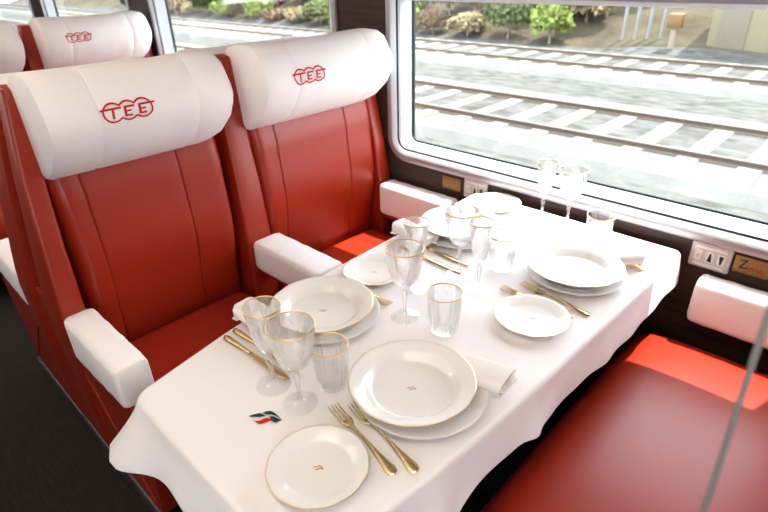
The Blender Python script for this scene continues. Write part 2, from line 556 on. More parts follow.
def tee_emblem():
    """emblem polygons in (u right, v up), roughly 2.6 wide, centred"""
    polys = []
    cs = [(-0.88, 0), (0, 0.0), (0.88, 0)]
    r, w = 0.56, 0.055
    for ci, c in enumerate(cs):
        n = 56
        for k in range(n):
            a0, a1 = 2 * math.pi * k / n, 2 * math.pi * (k + 1) / n
            am = (a0 + a1) / 2
            mx_, my_ = c[0] + r * math.cos(am), c[1] + r * math.sin(am)
            if any((mx_ - d[0]) ** 2 + (my_ - d[1]) ** 2 < (r - 0.02) ** 2 for dj, d in enumerate(cs) if dj != ci):
                continue
            polys.append([(c[0] + q * math.cos(a), c[1] + q * math.sin(a)) for q, a in ((r - w, a0), (r + w, a0), (r + w, a1), (r - w, a1))])
    sh = 0.12
    def bar(x0, x1, y0, y1):
        n = max(1, int(max(x1 - x0, y1 - y0) / 0.15))
        if x1 - x0 > y1 - y0:
            for k in range(n):
                a, b = x0 + (x1 - x0) * k / n, x0 + (x1 - x0) * (k + 1) / n
                polys.append([(a + sh * y0, y0), (b + sh * y0, y0), (b + sh * y1, y1), (a + sh * y1, y1)])
        else:
            for k in range(n):
                a, b = y0 + (y1 - y0) * k / n, y0 + (y1 - y0) * (k + 1) / n
                polys.append([(x0 + sh * a, a), (x1 + sh * a, a), (x1 + sh * b, b), (x0 + sh * b, b)])
    bar(-1.62, -0.38, 0.17, 0.29)
    bar(-0.96, -0.82, -0.36, 0.17)
    for cx, ext in ((-0.02, 0.42), (0.84, 0.78)):
        bar(cx - 0.22, cx - 0.07, -0.34, 0.29)
        bar(cx - 0.07, cx + ext, 0.17, 0.29)
        bar(cx - 0.07, cx + 0.22, -0.08, 0.02)
        bar(cx - 0.07, cx + 0.24, -0.34, -0.23)
    return polys
EMB = tee_emblem()

def rounded_grid_panel(a0, a1, b0, b1, front, back, r, na=22, nb=26, seams=()):
    """pillow: (a, b) spans the panel, front(b)/back(b) give depth; edges roll over radius r"""
    def edge(t, lo, hi):
        d = min(t - lo, hi - t)
        if d >= r: return 1.0
        q = 1 - d / r
        return math.sqrt(max(0.0, 1 - q * q))
    def stops(lo, hi, n):
        s = [lo, lo + r * 0.03, lo + r * 0.15, lo + r * 0.4, lo + r * 0.7]
        s2 = [hi - (q - lo) for q in reversed(s)]
        return s + [lo + r + (hi - lo - 2 * r) * k / n for k in range(n + 1)] + s2
    A, Bs = stops(a0, a1, na), stops(b0, b1, nb)
    for sy in seams:
        A = sorted([a for a in A if abs(a - sy) > 0.009] + [sy + q for q in (-0.008, -0.004, -0.002, 0, 0.002, 0.004, 0.008)])
    rows = []
    for b in Bs:
        row = []
        for a in A:
            k = edge(a, a0, a1) * edge(b, b0, b1)
            fr, bk = front(a, b), back(b)
            d = bk + (fr - bk) * (0.35 + 0.65 * k if 0 < k else 0.35)
            for sy in seams:
                d -= 0.005 * math.exp(-((a - sy) / 0.0026) ** 2)
            row.append((a, b, d))
        rows.append(row)
    n = len(A)
    v = [p for r_ in rows for p in r_]
    f = []
    for j in range(len(rows) - 1):
        for i in range(n - 1):
            q = j * n + i
            f.append((q, q + 1, q + n + 1, q + n))
    # skirt to the back plane
    loop = [i for i in range(n)] + [j * n + n - 1 for j in range(1, len(rows))] + [(len(rows) - 1) * n + i for i in range(n - 2, -1, -1)] + [j * n for j in range(len(rows) - 2, 0, -1)]
    base = len(v)
    for q in loop:
        a, b, d = v[q]
        v.append((a, b, back(b)))
    L = len(loop)
    for i in range(L):
        f.append((loop[i], loop[(i + 1) % L], base + (i + 1) % L, base + i))
    f.append(tuple(range(base, base + L)))
    return v, f

def rr_section(s0, s1, y0, y1, z, r):
    r = min(r, (s1 - s0) / 2.1, (y1 - y0) / 2.1)
    out = []
    for cs, cy, a0 in ((s1 - r, y1 - r, 0), (s0 + r, y1 - r, 90), (s0 + r, y0 + r, 180), (s1 - r, y0 + r, 270)):
        for k in range(4):
            a = math.radians(a0 + 30 * k)
            out.append((cs + r * math.cos(a), cy + r * math.sin(a), z))
    return out

def arm_mesh(s0, s1, y0, y1, z0, z1, droop=0.0, r=0.018):
    """padded armrest block, tapered towards the back underside"""
    rings = []
    N = 10
    pr = [(0, 0.75), (0.012, 0.93), (0.04, 1.0)] + [(0.04 + 0.92 * k / N, 1.0) for k in range(1, N)] + [(0.965, 1.0), (0.988, 0.94), (1.0, 0.80)]
    for t, k in pr:
        s = s0 + (s1 - s0) * t
        zc, hy, hz = (z0 + z1) / 2 - 0.0 * t, (y1 - y0) / 2 * k, (z1 - z0) / 2 * (0.35 * 1 + 0.65 * k)
        yc = (y0 + y1) / 2
        zl = z0 - droop * (1 - t)
        ring = []
        rr = r
        hz1 = (z1 - zl) / 2 * (0.3 + 0.7 * k)
        zc = (z1 + zl) / 2
        for cy, cz, a0 in ((hy - rr, hz1 - rr, 0), (-hy + rr, hz1 - rr, 90), (-hy + rr, -hz1 + rr, 180), (hy - rr, -hz1 + rr, 270)):
            for q in range(4):
                a = math.radians(a0 + 30 * q)
                w = 0.0012 * math.sin(s * 70 + q + a0)
                ring.append((s, yc + cy + (rr + w) * math.cos(a), zc + cz + (rr + w) * math.sin(a)))
        rings.append(ring)
    return loft(rings)

def make_seat(name, xb, sx, hy, wings, arms, back_y, cush, logo_y, seams, side=None, label=None, with_cushion=True, logo_z=1.208, logo_h=0.054, rear=False):
    """one seat of a row; xb = back plane, sx = +1 when the sitter faces +X"""
    t = empty(name, (xb, (back_y[0] + back_y[1]) / 2, 0))
    oy = (back_y[0] + back_y[1]) / 2
    def T(v): return [(sx * p[0], p[1] - oy, p[2]) for p in v]
    # backrest
    ym = (back_y[0] + back_y[1]) / 2
    hw = (back_y[1] - back_y[0]) / 2
    fr = lambda a, b: smooth_interp(BACK_S, b) + 0.012 * abs((a - ym) / hw) ** 3
    v, f = rounded_grid_panel(back_y[0], back_y[1], 0.36, 1.27, fr, lambda b: 0.012, 0.035, seams=seams)
    obj('backrest', T([(d, a, b) for a, b, d in v]), f, 'leather', t)
    # seat cushion
    if with_cushion:
        c0, c1, s0, s1, zt, cr = cush
        cf = lambda a, b: zt + 0.0 + cr * (1 - ((a - (c0 + c1) / 2) / ((c1 - c0) / 2)) ** 2) - cr * 0.5 + (0.018 * (b - s0) / (s1 - s0))
        v, f = rounded_grid_panel(c0, c1, s0, s1, cf, lambda b: 0.30, 0.06)
        obj('seat_cushion', T([(b, a, d) for a, b, d in v]), f, 'leather', t)
        box_v, box_f = box_vf(s0 - 0.05, s1 - 0.07, c0 + 0.02, c1 - 0.02, 0.06, 0.305, 0.01)
        obj('seat_base', T(box_v), box_f, 'dark', t)
    # upright wings
    for (lo, hi) in wings:
        rings = []
        for z in (0.05, 0.2, 0.4, 0.62, 0.68, 0.75, 0.86, 0.95, 1.04, 1.15, 1.24, 1.262, 1.272, 1.276):
            d = smooth_interp(WING_S, z) - (0.02 if z > 1.275 else (0.006 if z > 1.27 else 0))
            rings.append(rr_section(0.004, d, lo(z), hi(z), z, 0.010))
        v, f = loft(rings)
        obj('upright', T(v), f, 'leather', t)
    # outer side panel towards the aisle
    if side:
        ya, yb = side
        e0 = -0.125 if sx > 0 else 0.0
        out = [(e0, 0.05), (e0, 0.64), (0.165, 0.64), (0.19, 0.60), (0.26, 0.545), (0.52, 0.525), (0.575, 0.47), (0.585, 0.40), (0.53, 0.28), (0.50, 0.10)]
        pts = [(s, ya, z) for s, z in out]
        v, f = box_vf(0, 1, 0, 1, 0, 1)
        n = len(out)
        rings = []
        for yy, k in ((ya + 0.004, 0.985), (ya, 0.97), (yb, 0.97)):
            rings.append([(s * (1 if yy != ya + 0.004 else 1), yy, z) for s, z in out])
        v, f = loft([rings[1], rings[2]])
        obj('side_panel', T(v), f, 'leather', t, False)
        v, f = tube([(0.006, ya - 0.002, 0.62), (0.17, ya - 0.002, 0.44), (0.30, ya - 0.002, 0.30), (0.46, ya - 0.002, 0.13)], 0.003, 6)
        obj('piping', T(v), f, 'leather', t)
        v, f = box_vf(e0, 0.52, ya - 0.006, ya + 0.02, 0.0, 0.085, 0.004)
        obj('kick_plate', T(v), f, 'grey_metal', t)
    # armrests with white covers
    for (a0, a1, y0, y1, z0, z1, dr) in arms:
        mr = arm_mesh(a0 + 0.01, a1 - 0.02, y0 + 0.012, y1 - 0.012, z0 - 0.02, z1 - 0.02, dr, 0.012)
        ar = obj('armrest', T(mr[0]), mr[1], 'leather', t)
        mr = arm_mesh(a0, a1, y0, y1, z0, z1, dr)
        cv = obj('armrest_cover', T(mr[0]), mr[1], 'cover', ar)
    # headrest
    y0, y1 = hy
    L = y1 - y0
    rings = []
    cen = (0.10, 1.19)
    stops = [(0, 0.86), (0.006, 0.95), (0.02, 0.995), (0.05, 1.0)] + [(q, 1.0) for q in (0.08, 0.11, 0.128, 0.134, 0.14, 0.17)]
    stops += [(0.17 + (L - 0.34) * k / 14, 1.0) for k in range(1, 14)]
    stops += [(L - q, 1.0) for q in (0.17, 0.14, 0.134, 0.128, 0.11, 0.09)] + [(L - 0.07, 0.992), (L - 0.05, 0.97), (L - 0.032, 0.93), (L - 0.018, 0.86), (L - 0.006, 0.74), (L, 0.6)]
    for q, k in stops:
        u = (q / L - 0.5) * 2
        ring = []
        for i, (s, z) in enumerate(HEAD):
            bulge = 1.0 + 0.0 * u
            seam = -0.004 * (math.exp(-((q - 0.134) / 0.004) ** 2) + math.exp(-((L - q - 0.134) / 0.004) ** 2)) if 1 <= i <= 10 else 0
            wr = 0.0
            if 1 < i < 9 and 0.1 < q < L - 0.06:
                wr = 0.006 * noise.noise(Vector((q * 16 + i * 0.6, i * 0.9 + y0 * 9, 3 + y0)))
            dish = -0.012 * (1 - u * u) if 2 < i < 9 else 0.0
            top = (0.010 * (u * u) if 8 <= i <= 12 else 0)
            ss = cen[0] + (s - cen[0]) * k + seam + wr + dish
            zz = cen[1] + (z - cen[1]) * k + top * k + (0.6 * seam if i > 8 else 0)
            ring.append((ss, y0 + q, zz))
        rings.append(ring)
    v, f = loft(rings)
    h = obj('headrest_cover', T(v), f, 'cover', t)
    # emblem printed on the cover
    mb = MB()
    a = logo_h / 1.2
    for poly in EMB:
        pv = []
        for u, w in poly:
            yy = logo_y + sx * u * a
            zz = logo_z + w * a * 0.92
            tt = (yy - (y0 + y1) / 2) / (L / 2)
            ss = interp(FRONT, zz) - 0.012 * (1 - tt * tt) + 0.0035
            pv.append((sx * ss, yy - oy, zz))
        mb.add(pv, [tuple(range(len(pv)))])
    e = mb.build('emblem', 'red_print', h, False)
    tag(e, 'red three-ring lettering')
    if rear: t.scale = (1, 1, 0.962)
    return tag(t, label, 'train seat', 'red leather seats')

LX = -1.72
outer_lo = lambda z: interp([(0.05, 0.285), (0.64, 0.272), (0.86, 0.293), (1.05, 0.312), (1.28, 0.345)], z)
outer_hi = lambda z: interp([(0.05, 0.345), (0.64, 0.342), (0.86, 0.352), (1.05, 0.370), (1.28, 0.378)], z)
mid_lo = lambda z: interp([(0.05, 0.90), (0.65, 0.905), (1.05, 0.93), (1.28, 0.955)], z)
mid_hi = lambda z: interp([(0.05, 1.005), (0.65, 1.008), (1.05, 1.016), (1.28, 1.012)], z)
win_lo = lambda z: interp([(0.05, 1.595), (0.65, 1.598), (1.05, 1.60), (1.28, 1.605)], z)
win_hi = lambda z: interp([(0.05, 1.668), (0.65, 1.668), (1.28, 1.655)], z)
CUSH_A = (0.350, 0.898, 0.09, 0.66, 0.470, 0.004)
CUSH_W = (1.01, 1.60, 0.09, 0.66, 0.472, 0.004)
ARM_A = (0.155, 0.515, 0.273, 0.364, 0.53, 0.657, 0.022)
ARM_C = (0.165, 0.525, 0.915, 1.04, 0.545, 0.657, 0.0)
ARM_W = (0.17, 0.535, 1.572, 1.668, 0.548, 0.688, 0.0)

def aisle_seat(xb, sx, label):
    return make_seat('train_seat', xb, sx, (0.364, 0.908), [(outer_lo, outer_hi)], [ARM_A], (0.365, 0.893), CUSH_A, 0.567, (0.445, 0.735), (0.285, 0.345), label, rear=sx < 0)
def window_seat(xb, sx, label):
    return make_seat('train_seat', xb, sx, (1.004, 1.622), [(mid_lo, mid_hi), (win_lo, win_hi)], [ARM_C, ARM_W], (1.012, 1.602), CUSH_W, 1.178, (1.11, 1.45), None, label, rear=sx < 0)

aisle_seat(LX, 1, 'red leather aisle seat facing the table, nearer of the two large headrests')
window_seat(LX, 1, 'red leather window seat facing the table, white armrests on both sides')
aisle_seat(LX - 0.13, -1, 'red seat back to back with the aisle seat at the table, mostly hidden')
window_seat(LX - 0.13, -1, 'red seat back to back with the window seat at the table, only headrest top showing')
aisle_seat(LX - PITCH, 1, 'red aisle seat in the row behind, cut by the left picture edge')
window_seat(LX - PITCH, 1, 'red window seat in the row behind, small emblem on white headrest')
aisle_seat(LX - 0.13 - PITCH, -1, 'red aisle seat farthest back, hidden beyond the second row')
window_seat(LX - 0.13 - PITCH, -1, 'red window seat farthest back, pale headrest top at the upper left edge')

# bench on the right side of the table
RX = 0.245
t = empty('bench_seat', (RX, 1.0, 0))
oy = 1.0
def TR(v): return [(-p[0], p[1] - oy, p[2]) for p in v]
c0, c1, s0, s1 = 0.42, 1.605, 0.09, 0.66
cf = lambda a, b: 0.535 - 0.035 * abs((a - 1.0) / 0.6) ** 2.6 - 0.02 * abs((b - 0.36) / 0.3) ** 3
v, f = rounded_grid_panel(c0, c1, s0, s1, cf, lambda b: 0.30, 0.075, 30, 26)
obj('seat_cushion', TR([(b, a, d) for a, b, d in v]), f, 'leather', t)
bv, bf = box_vf(0.03, 0.56, 0.44, 1.58, 0.0, 0.31, 0.01)
obj('seat_base', TR(bv), bf, 'dark', t)
v, f = rounded_grid_panel(0.42, 1.605, 0.36, 1.27, lambda a, b: smooth_interp(BACK_S, b), lambda b: 0.012, 0.035)
obj('backrest', TR([(d, a, b) for a, b, d in v]), f, 'leather', t)
mr = arm_mesh(0.17, 0.51, 1.597, 1.655, 0.555, 0.68, 0.0, 0.012)
ar = obj('armrest', TR(mr[0]), mr[1], 'leather', t)
mr = arm_mesh(0.15, 0.525, 1.585, 1.668, 0.545, 0.695, 0.0, 0.03)
obj('armrest_cover', TR(mr[0]), mr[1], 'cover', ar)
tag(t, 'wide red leather bench cushion at the lower right, sunlit near the window', 'train seat')

# thin upright pole beside the bench
v, f = tube([(0.0219, 0.376, 0.0), (-0.0150, 0.376, 1.133), (-0.0498, 0.376, 2.2)], 0.0023, 10)
o = obj('upright_pole', v, f, 'pole')
tag(o, 'thin grey upright pole in front of the red bench', 'pole')

# ------------------------------------------------------------------ wall fittings
def socket_unit(x, z, label):
    t = empty('power_socket', (x, WY, z))
    v, f = box_vf(-0.055, 0.055, -0.010, 0.0, -0.040, 0.040, 0.006)
    obj('face_plate', v, f, 'socket', t)
    for zz in (-0.028, 0.028):
        v, f = box_vf(-0.042, 0.042, -0.014, -0.009, zz - 0.005, zz + 0.005, 0.002)
        obj('ridge', v, f, 'socket_white', t)
    for k, xx in enumerate((-0.032, 0.0, 0.030)):
        v, f = box_vf(xx - 0.010, xx + 0.010, -0.013, -0.009, -0.018, 0.018, 0.002)
        p = obj('module', v, f, 'socket_white', t)
        if k == 0:
            v, f = lathe([(0.0, 0.0), (0.004, 0.0), (0.005, 0.001), (0.0, 0.002)], 12)
            v = [(a + xx, -0.0135 - c * 0.5, b) for a, b, c in v]
            obj('button', v, f, 'socket', p)
        else:
            s = 1 if k == 1 else -1
            q = [(xx - 0.006, -s * 0.013), (xx + 0.006, -s * 0.013), (xx + 0.002, s * 0.013), (xx - 0.002, s * 0.013)]
            v, f = loft([[(a, yy, b) for a, b in q] for yy in (-0.0142, -0.0128)])
            obj('slot', v, f, 'gasket', p, False)
    return tag(t, label, 'power socket', 'wall sockets')
socket_unit(-0.276, 0.737, 'pale power socket plate on the dark wall above the right armrest')
socket_unit(-1.115, 0.737, 'pale power socket plate on the dark wall partly behind the white plate')

def stroke(pts, w, y):
    mb = MB()
    for (a, b), (c, d) in zip(pts, pts[1:]):
        dx, dz = c - a, d - b
        L = math.hypot(dx, dz)
        nx, nz = -dz / L * w / 2, dx / L * w / 2
        ex, ez = dx / L * w * 0.3, dz / L * w * 0.3
        mb.add([(a + nx - ex, y, b + nz - ez), (a - nx - ex, y, b - nz - ez), (c - nx + ex, y, d - nz + ez), (c + nx + ex, y, d + nz + ez)], [(0, 1, 2, 3)])
    return mb
def brass(x, z, label, writing):
    t = empty('brass_plate', (x, WY, z))
    v, f = box_vf(-0.045, 0.045, -0.004, 0.0, -0.026, 0.026, 0.0015)
    obj('plate', v, f, 'brass', t)
    if writing:
        stroke([(-0.030, 0.014), (-0.014, 0.016), (-0.029, -0.010), (-0.010, -0.007)], 0.0045, -0.0046).build('numeral', 'black_print', t, False)
        pts = []
        for k in range(29):
            u = k / 28
            pts.append((-0.012 + 0.044 * u, -0.004 - 0.004 * u + 0.0042 * math.sin(u * 25)))
        stroke(pts, 0.0026, -0.0045).build('lettering', 'red_print', t, False)
    return tag(t, label, 'sign plate', 'brass plates')
brass(-0.170, 0.740, 'brass plate with red and black writing right of the socket', True)
brass(-1.235, 0.735, 'plain brass plate on the dark wall left of the farther socket', False)

# ------------------------------------------------------------------ table and cloth
TZ = 0.745
t = empty('dining_table', (-0.72, 1.0, 0))
outline = [(-0.955, 0.275), (-0.935, 0.262), (-0.475, 0.262), (-0.455, 0.275), (-0.405, 0.55), (-0.385, 0.90), (-0.365, 1.62), (-0.385, 1.632), (-1.055, 1.632), (-1.075, 1.62), (-1.048, 0.90), (-1.022, 0.55)]
v, f = loft([[(x + 0.72, y - 1.0, z) for x, y in outline] for z in (0.712, 0.738)])
obj('tabletop', v, f, 'grey_metal', t, False)
v, f = box_vf(-0.05, 0.05, 0.10, 0.60, 0.03, 0.712, 0.012)
obj('leg', v, f, 'dark', t)
v, f = box_vf(-0.22, 0.22, 0.05, 0.64, 0.0, 0.035, 0.01)
obj('foot', v, f, 'dark', t)
v, f = box_vf(0.30, 0.335, 0.55, 0.62, 0.55, 0.712, 0.006)
obj('bracket', v, f, 'grey_metal', t)
tag(t, 'folding table under the white cloth between the facing seats', 'table')

def cloth():
    # corner polygon of the table edge (under the cloth), counter-clockwise seen from above
    cor = [(-0.975, 0.250), (-0.430, 0.250), (-0.396, 0.55), (-0.375, 0.90), (-0.352, 1.640), (-1.085, 1.640), (-1.060, 0.90), (-1.035, 0.55)]
    # dense rounded perimeter
    P = []
    n = len(cor)
    for i in range(n):
        a, b, c = Vector(cor[i - 1]), Vector(cor[i]), Vector(cor[(i + 1) % n])
        d1, d2 = (a - b).normalized(), (c - b).normalized()
        r = 0.030 if i in (0, 1) else (0.022 if i in (4, 5) else 0.08)
        ang = d1.angle(d2)
        steps = 8
        for k in range(steps + 1):
            u = k / steps
            p = (b + d1 * r) * (1 - u) ** 2 + b * 2 * u * (1 - u) + (b + d2 * r) * u * u
            P.append(p)
    # resample
    Lx = [0]
    for i in range(len(P)):
        Lx.append(Lx[-1] + (P[(i + 1) % len(P)] - P[i]).length)
    tot = Lx[-1]
    N = 300
    Q = []
    j = 0
    for k in range(N):
        s = tot * k / N
        while Lx[j + 1] < s: j += 1
        u = (s - Lx[j]) / max(1e-9, Lx[j + 1] - Lx[j])
        Q.append(P[j].lerp(P[(j + 1) % len(P)], u))
    nor = []
    for k in range(N):
        d = (Q[(k + 1) % N] - Q[k - 1]).normalized()
        nor.append(Vector((d.y, -d.x)))
    cornersL = Vector((-0.975, 0.25))
    cornersR = Vector((-0.43, 0.25))
    def gau(x, c, w): return math.exp(-((x - c) / w) ** 2)
    def drop(p):
        d = 0.100 - 0.012 * (p.x > -0.5)
        dl, dr = (p - cornersL).length, (p - cornersR).length
        d += 0.014 * math.exp(-(dl / 0.09) ** 1.6)
        d += 0.17 * math.exp(-(dr / 0.25) ** 4)
        return d
    def flare(p, nv):
        dl, dr = (p - cornersL).length, (p - cornersR).length
        f = 0.10
        if nv.y < -0.5: f = 0.28
        if nv.x > 0.5:
            f = 0.18 + 0.16 * gau(p.y, 0.80, 0.025) - 0.05 * gau(p.y, 0.70, 0.05) + 0.06 * gau(p.y, 1.12, 0.04) + 0.03 * math.sin(p.y * 11)
        if nv.x > 0.5: f += 0.32 * gau(p.y, 0.50, 0.035)
        f += 0.45 * math.exp(-(dl / 0.09) ** 2)
        f += 0.25 * math.exp(-(dr / 0.13) ** 2)
        if nv.y > 0.5: f = 0.02
        return f
    v, f = [], []
    rows = [(0.0, 0.0, True), (0.004, 0.001, True), (0.008, 0.004, True), (0.010, 0.009, True)]
    # inner rings towards the centre line
    rings = []
    cen = Vector((-0.715, 0.95))
    scales = [0.18, 0.40, 0.60, 0.76, 0.88, 0.95, 0.985]
    for sc in scales:
        ring = []
        for p in Q:
            q = Vector((cen.x + (p.x - cen.x) * sc, cen.y + (p.y - cen.y) * sc))
            w = 0.0012 * noise.noise(Vector((q.x * 7, q.y * 5, 0.5)))
            ring.append((q.x, q.y, TZ + w - 0.0008))
        rings.append(ring)
    for off, dn, _ in rows:
        rings.append([(p.x + nv.x * off, p.y + nv.y * off, TZ - dn) for p, nv in zip(Q, nor)])
    K = 9
    for k in range(1, K + 1):
        u = k / K
        ring = []
        for p, nv in zip(Q, nor):
            dd = 0.009 + drop(p) * u
            fl = flare(p, nv)
            o = 0.010 + drop(p) * fl * u ** 1.2
            tx = (0.0015 * math.sin(p.y * 41 + p.x * 37) + 0.007 * noise.noise(Vector((p.x * 9, p.y * 9 + u * 0.9, u * 1.6)))) * u
            ring.append((p.x + nv.x * (o + tx), p.y + nv.y * (o + tx), TZ - dd))
        rings.append(ring)
    last = rings[-1]
    rings.append([(x, y, z - 0.0015) for x, y, z in last])
    vv, ff = loft(rings, True, False)
    ff.append(tuple(range(N - 1, -1, -1)))
    return obj('tablecloth', vv, ff, 'cloth')
cl = cloth()
tag(cl, 'white tablecloth hanging over the edges of the laid table', 'tablecloth')
FL = dict(dark_green=[[(-0.749, 0.376), (-0.747, 0.382), (-0.744, 0.388), (-0.74, 0.394), (-0.734, 0.396), (-0.727, 0.396), (-0.73, 0.392), (-0.734, 0.387), (-0.739, 0.383), (-0.743, 0.379)],
                      [(-0.735, 0.401), (-0.733, 0.406), (-0.729, 0.412), (-0.721, 0.414), (-0.71, 0.414), (-0.694, 0.412), (-0.702, 0.412), (-0.713, 0.411), (-0.72, 0.408), (-0.727, 0.402)],
                      [(-0.717, 0.402), (-0.713, 0.407), (-0.707, 0.409), (-0.7, 0.41), (-0.694, 0.412), (-0.696, 0.406), (-0.698, 0.401), (-0.705, 0.399), (-0.71, 0.401)]],
          red_flag=[[(-0.734, 0.376), (-0.728, 0.378), (-0.723, 0.384), (-0.722, 0.391), (-0.719, 0.396), (-0.713, 0.399), (-0.706, 0.399), (-0.71, 0.395), (-0.712, 0.388), (-0.716, 0.379), (-0.722, 0.377)]])
for k, ps in FL.items():
    mb = MB()
    for p in ps:
        cx, cy = sum(q[0] for q in p) / len(p), sum(q[1] for q in p) / len(p)
        mb.add([(cx + (x - cx) * 1.16, cy + (y - cy) * 1.16, TZ + 0.0012) for x, y in p], [tuple(range(len(p)))])
    e = mb.build('emblem', k, cl, False)
    tag(e, 'dark green waves of the printed emblem' if k == 'dark_green' else 'red wave of the printed emblem')

# tablecloth of the row behind, seen past the left seat
# ------------------------------------------------------------------ crockery
def make_plate(kind, label, group):
    t = empty({'dinner': 'dinner_plate', 'charger': 'charger_plate', 'bread': 'bread_plate'}[kind])
    if kind == 'dinner':
        R, prof = 0.129, [(0.0, 0.010), (0.078, 0.010), (0.086, 0.013), (0.094, 0.024), (0.102, 0.029), (0.120, 0.034), (0.1265, 0.0365), (0.129, 0.0360), (0.127, 0.0335), (0.118, 0.030), (0.096, 0.023), (0.086, 0.008), (0.070, 0.004), (0.068, 0.0), (0.060, 0.0), (0.058, 0.004), (0.0, 0.006)]
        rim = (5, 7)
    elif kind == 'charger':
        R, prof = 0.136, [(0.0, 0.006), (0.085, 0.006), (0.096, 0.009), (0.106, 0.013), (0.128, 0.018), (0.1345, 0.020), (0.136, 0.0195), (0.134, 0.0165), (0.110, 0.009), (0.092, 0.003), (0.082, 0.0), (0.074, 0.0), (0.072, 0.002), (0.0, 0.003)]
        rim = (5, 6)
    else:
        R, prof = 0.090, [(0.0, 0.006), (0.055, 0.006), (0.062, 0.0085), (0.068, 0.012), (0.082, 0.016), (0.0885, 0.018), (0.090, 0.0176), (0.088, 0.015), (0.070, 0.009), (0.058, 0.003), (0.050, 0.0), (0.044, 0.0), (0.042, 0.002), (0.0, 0.003)]
        rim = (5, 6)
    n = 96
    lob = 12
    def rad(th, r, i):
        if r < R * 0.74: return 1.0
        k = (r - R * 0.74) / (R * 0.26)
        amp = 0.014 if kind != 'charger' else 0.004
        return 1 - amp * k * (1 - abs(math.cos(th * lob / 2)) ** 0.7)
    v, f = lathe(prof, n, rad)
    body = obj('plate_body', v, f, 'porcelain', t)
    # gold or silver line on the rim
    if kind != 'charger':
        k = rim[0]
        (r0, z0), (r1, z1) = prof[rim[1] - 1] if kind == 'dinner' else prof[5], prof[rim[1]]
        a = (r1 - 0.0012, prof[6][1] + 0.0004 if kind == 'dinner' else prof[5][1] + 0.0002)
        b = (r1 + 0.0003, z1 + 0.0004)
        v, f = lathe([a, b, (r1 + 0.0003, z1 - 0.0006)], n, rad)
        obj('gold_rim', v, f, 'gold', t)
        # small gold emblem in the centre
        mb = MB()
        zz = prof[0][1] + 0.0006
        for ps in FL.values():
            for p in ps:
                mb.add([((x + 0.72) * 0.34, (y - 0.395) * 0.34, zz) for x, y in p], [tuple(range(len(p)))])
        mb.build('emblem', 'gold_print', t, False)
    return t

SET = {  # dinner, charger, bread
    'RA': ((-0.548, 0.635), (-0.535, 0.648), (-0.547, 0.383)),
    'RW': ((-0.522, 1.292), (-0.523, 1.300), (-0.500, 1.028)),
    'LA': ((-0.899, 0.699), (-0.893, 0.705), (-0.950, 0.936)),
    'LW': ((-0.926, 1.312), (-0.915, 1.305), (-0.957, 1.572)),
}
where = {'RA': 'beside the nearest pair of forks', 'RW': 'by the window, bench side', 'LA': 'in front of the aisle seat', 'LW': 'by the window by the far seat'}
pl = {}
for kd in ('dinner', 'charger', 'bread'):
    pl[kd] = make_plate(kd, None, None)
first = {'dinner', 'charger', 'bread'}
for key, (d, c, b) in SET.items():
    for kd, (x, y), z in (('charger', c, TZ + 0.0012), ('dinner', d, TZ + 0.0090), ('bread', b, TZ + 0.0012)):
        if kd in first:
            first.discard(kd)
            o = pl[kd]
        else:
            o = copy_tree(pl[kd])
        o.location = (x, y, z)
        lab = {'dinner': 'gold-rimmed dinner plate on its charger, ', 'charger': 'plain white charger plate under the dinner plate, ', 'bread': 'small gold-rimmed white bread plate, '}[kd] + where[key]
        tag(o, lab, 'plate', {'dinner': 'dinner plates', 'charger': 'charger plates', 'bread': 'bread plates'}[kd])

# ------------------------------------------------------------------ cutlery
def strip(stations, thick=0.0024):
    """stations: (x, half width, z) -> lofted flat bar"""
    rings = []
    for x, w, z in stations:
        th = thick
        rings.append([(x, -w, z), (x, -w * 0.6, z + th * 0.7), (x, 0, z + th), (x, w * 0.6, z + th * 0.7), (x, w, z), (x, w * 0.5, z - th * 0.35), (x, -w * 0.5, z - th * 0.35)])
    return loft(rings)
def make_fork(m):
    t = empty('table_fork')
    v, f = strip([(0.0, 0.003, 0.002), (0.003, 0.0085, 0.002), (0.012, 0.0110, 0.0022), (0.026, 0.0088, 0.003), (0.055, 0.0055, 0.0055), (0.085, 0.0034, 0.008), (0.115, 0.0028, 0.0085), (0.133, 0.0040, 0.0062), (0.143, 0.0085, 0.0042), (0.150, 0.0120, 0.003), (0.158, 0.0128, 0.0024)], 0.0030)
    obj('handle', v, f, m, t)
    mb = MB()
    for k in range(4):
        y = -0.0102 + 0.0068 * k
        q = strip([(0.156, 0.0022, 0.0025), (0.175, 0.0018, 0.0022), (0.193, 0.0015, 0.0036), (0.206, 0.0006, 0.0062)], 0.0020)
        mb.add([(a, b + y, c) for a, b, c in q[0]], q[1])
    mb.build('tines', m, t)
    return t
def make_knife(m):
    t = empty('table_knife')
    v, f = strip([(0.0, 0.004, 0.003), (0.004, 0.0082, 0.003), (0.016, 0.0094, 0.0035), (0.05, 0.0078, 0.0035), (0.085, 0.0062, 0.0035), (0.098, 0.0066, 0.0035), (0.102, 0.0075, 0.003)], 0.0046)
    obj('handle', v, f, m, t)
    v, f = strip([(0.102, 0.0066, 0.003), (0.13, 0.0092, 0.003), (0.18, 0.0100, 0.003), (0.215, 0.0090, 0.003), (0.232, 0.0055, 0.003), (0.238, 0.0015, 0.003)], 0.0016)
    obj('blade', v, f, m, t)
    return t
fk, kn = make_fork('gold_cut'), make_knife('gold_cut')
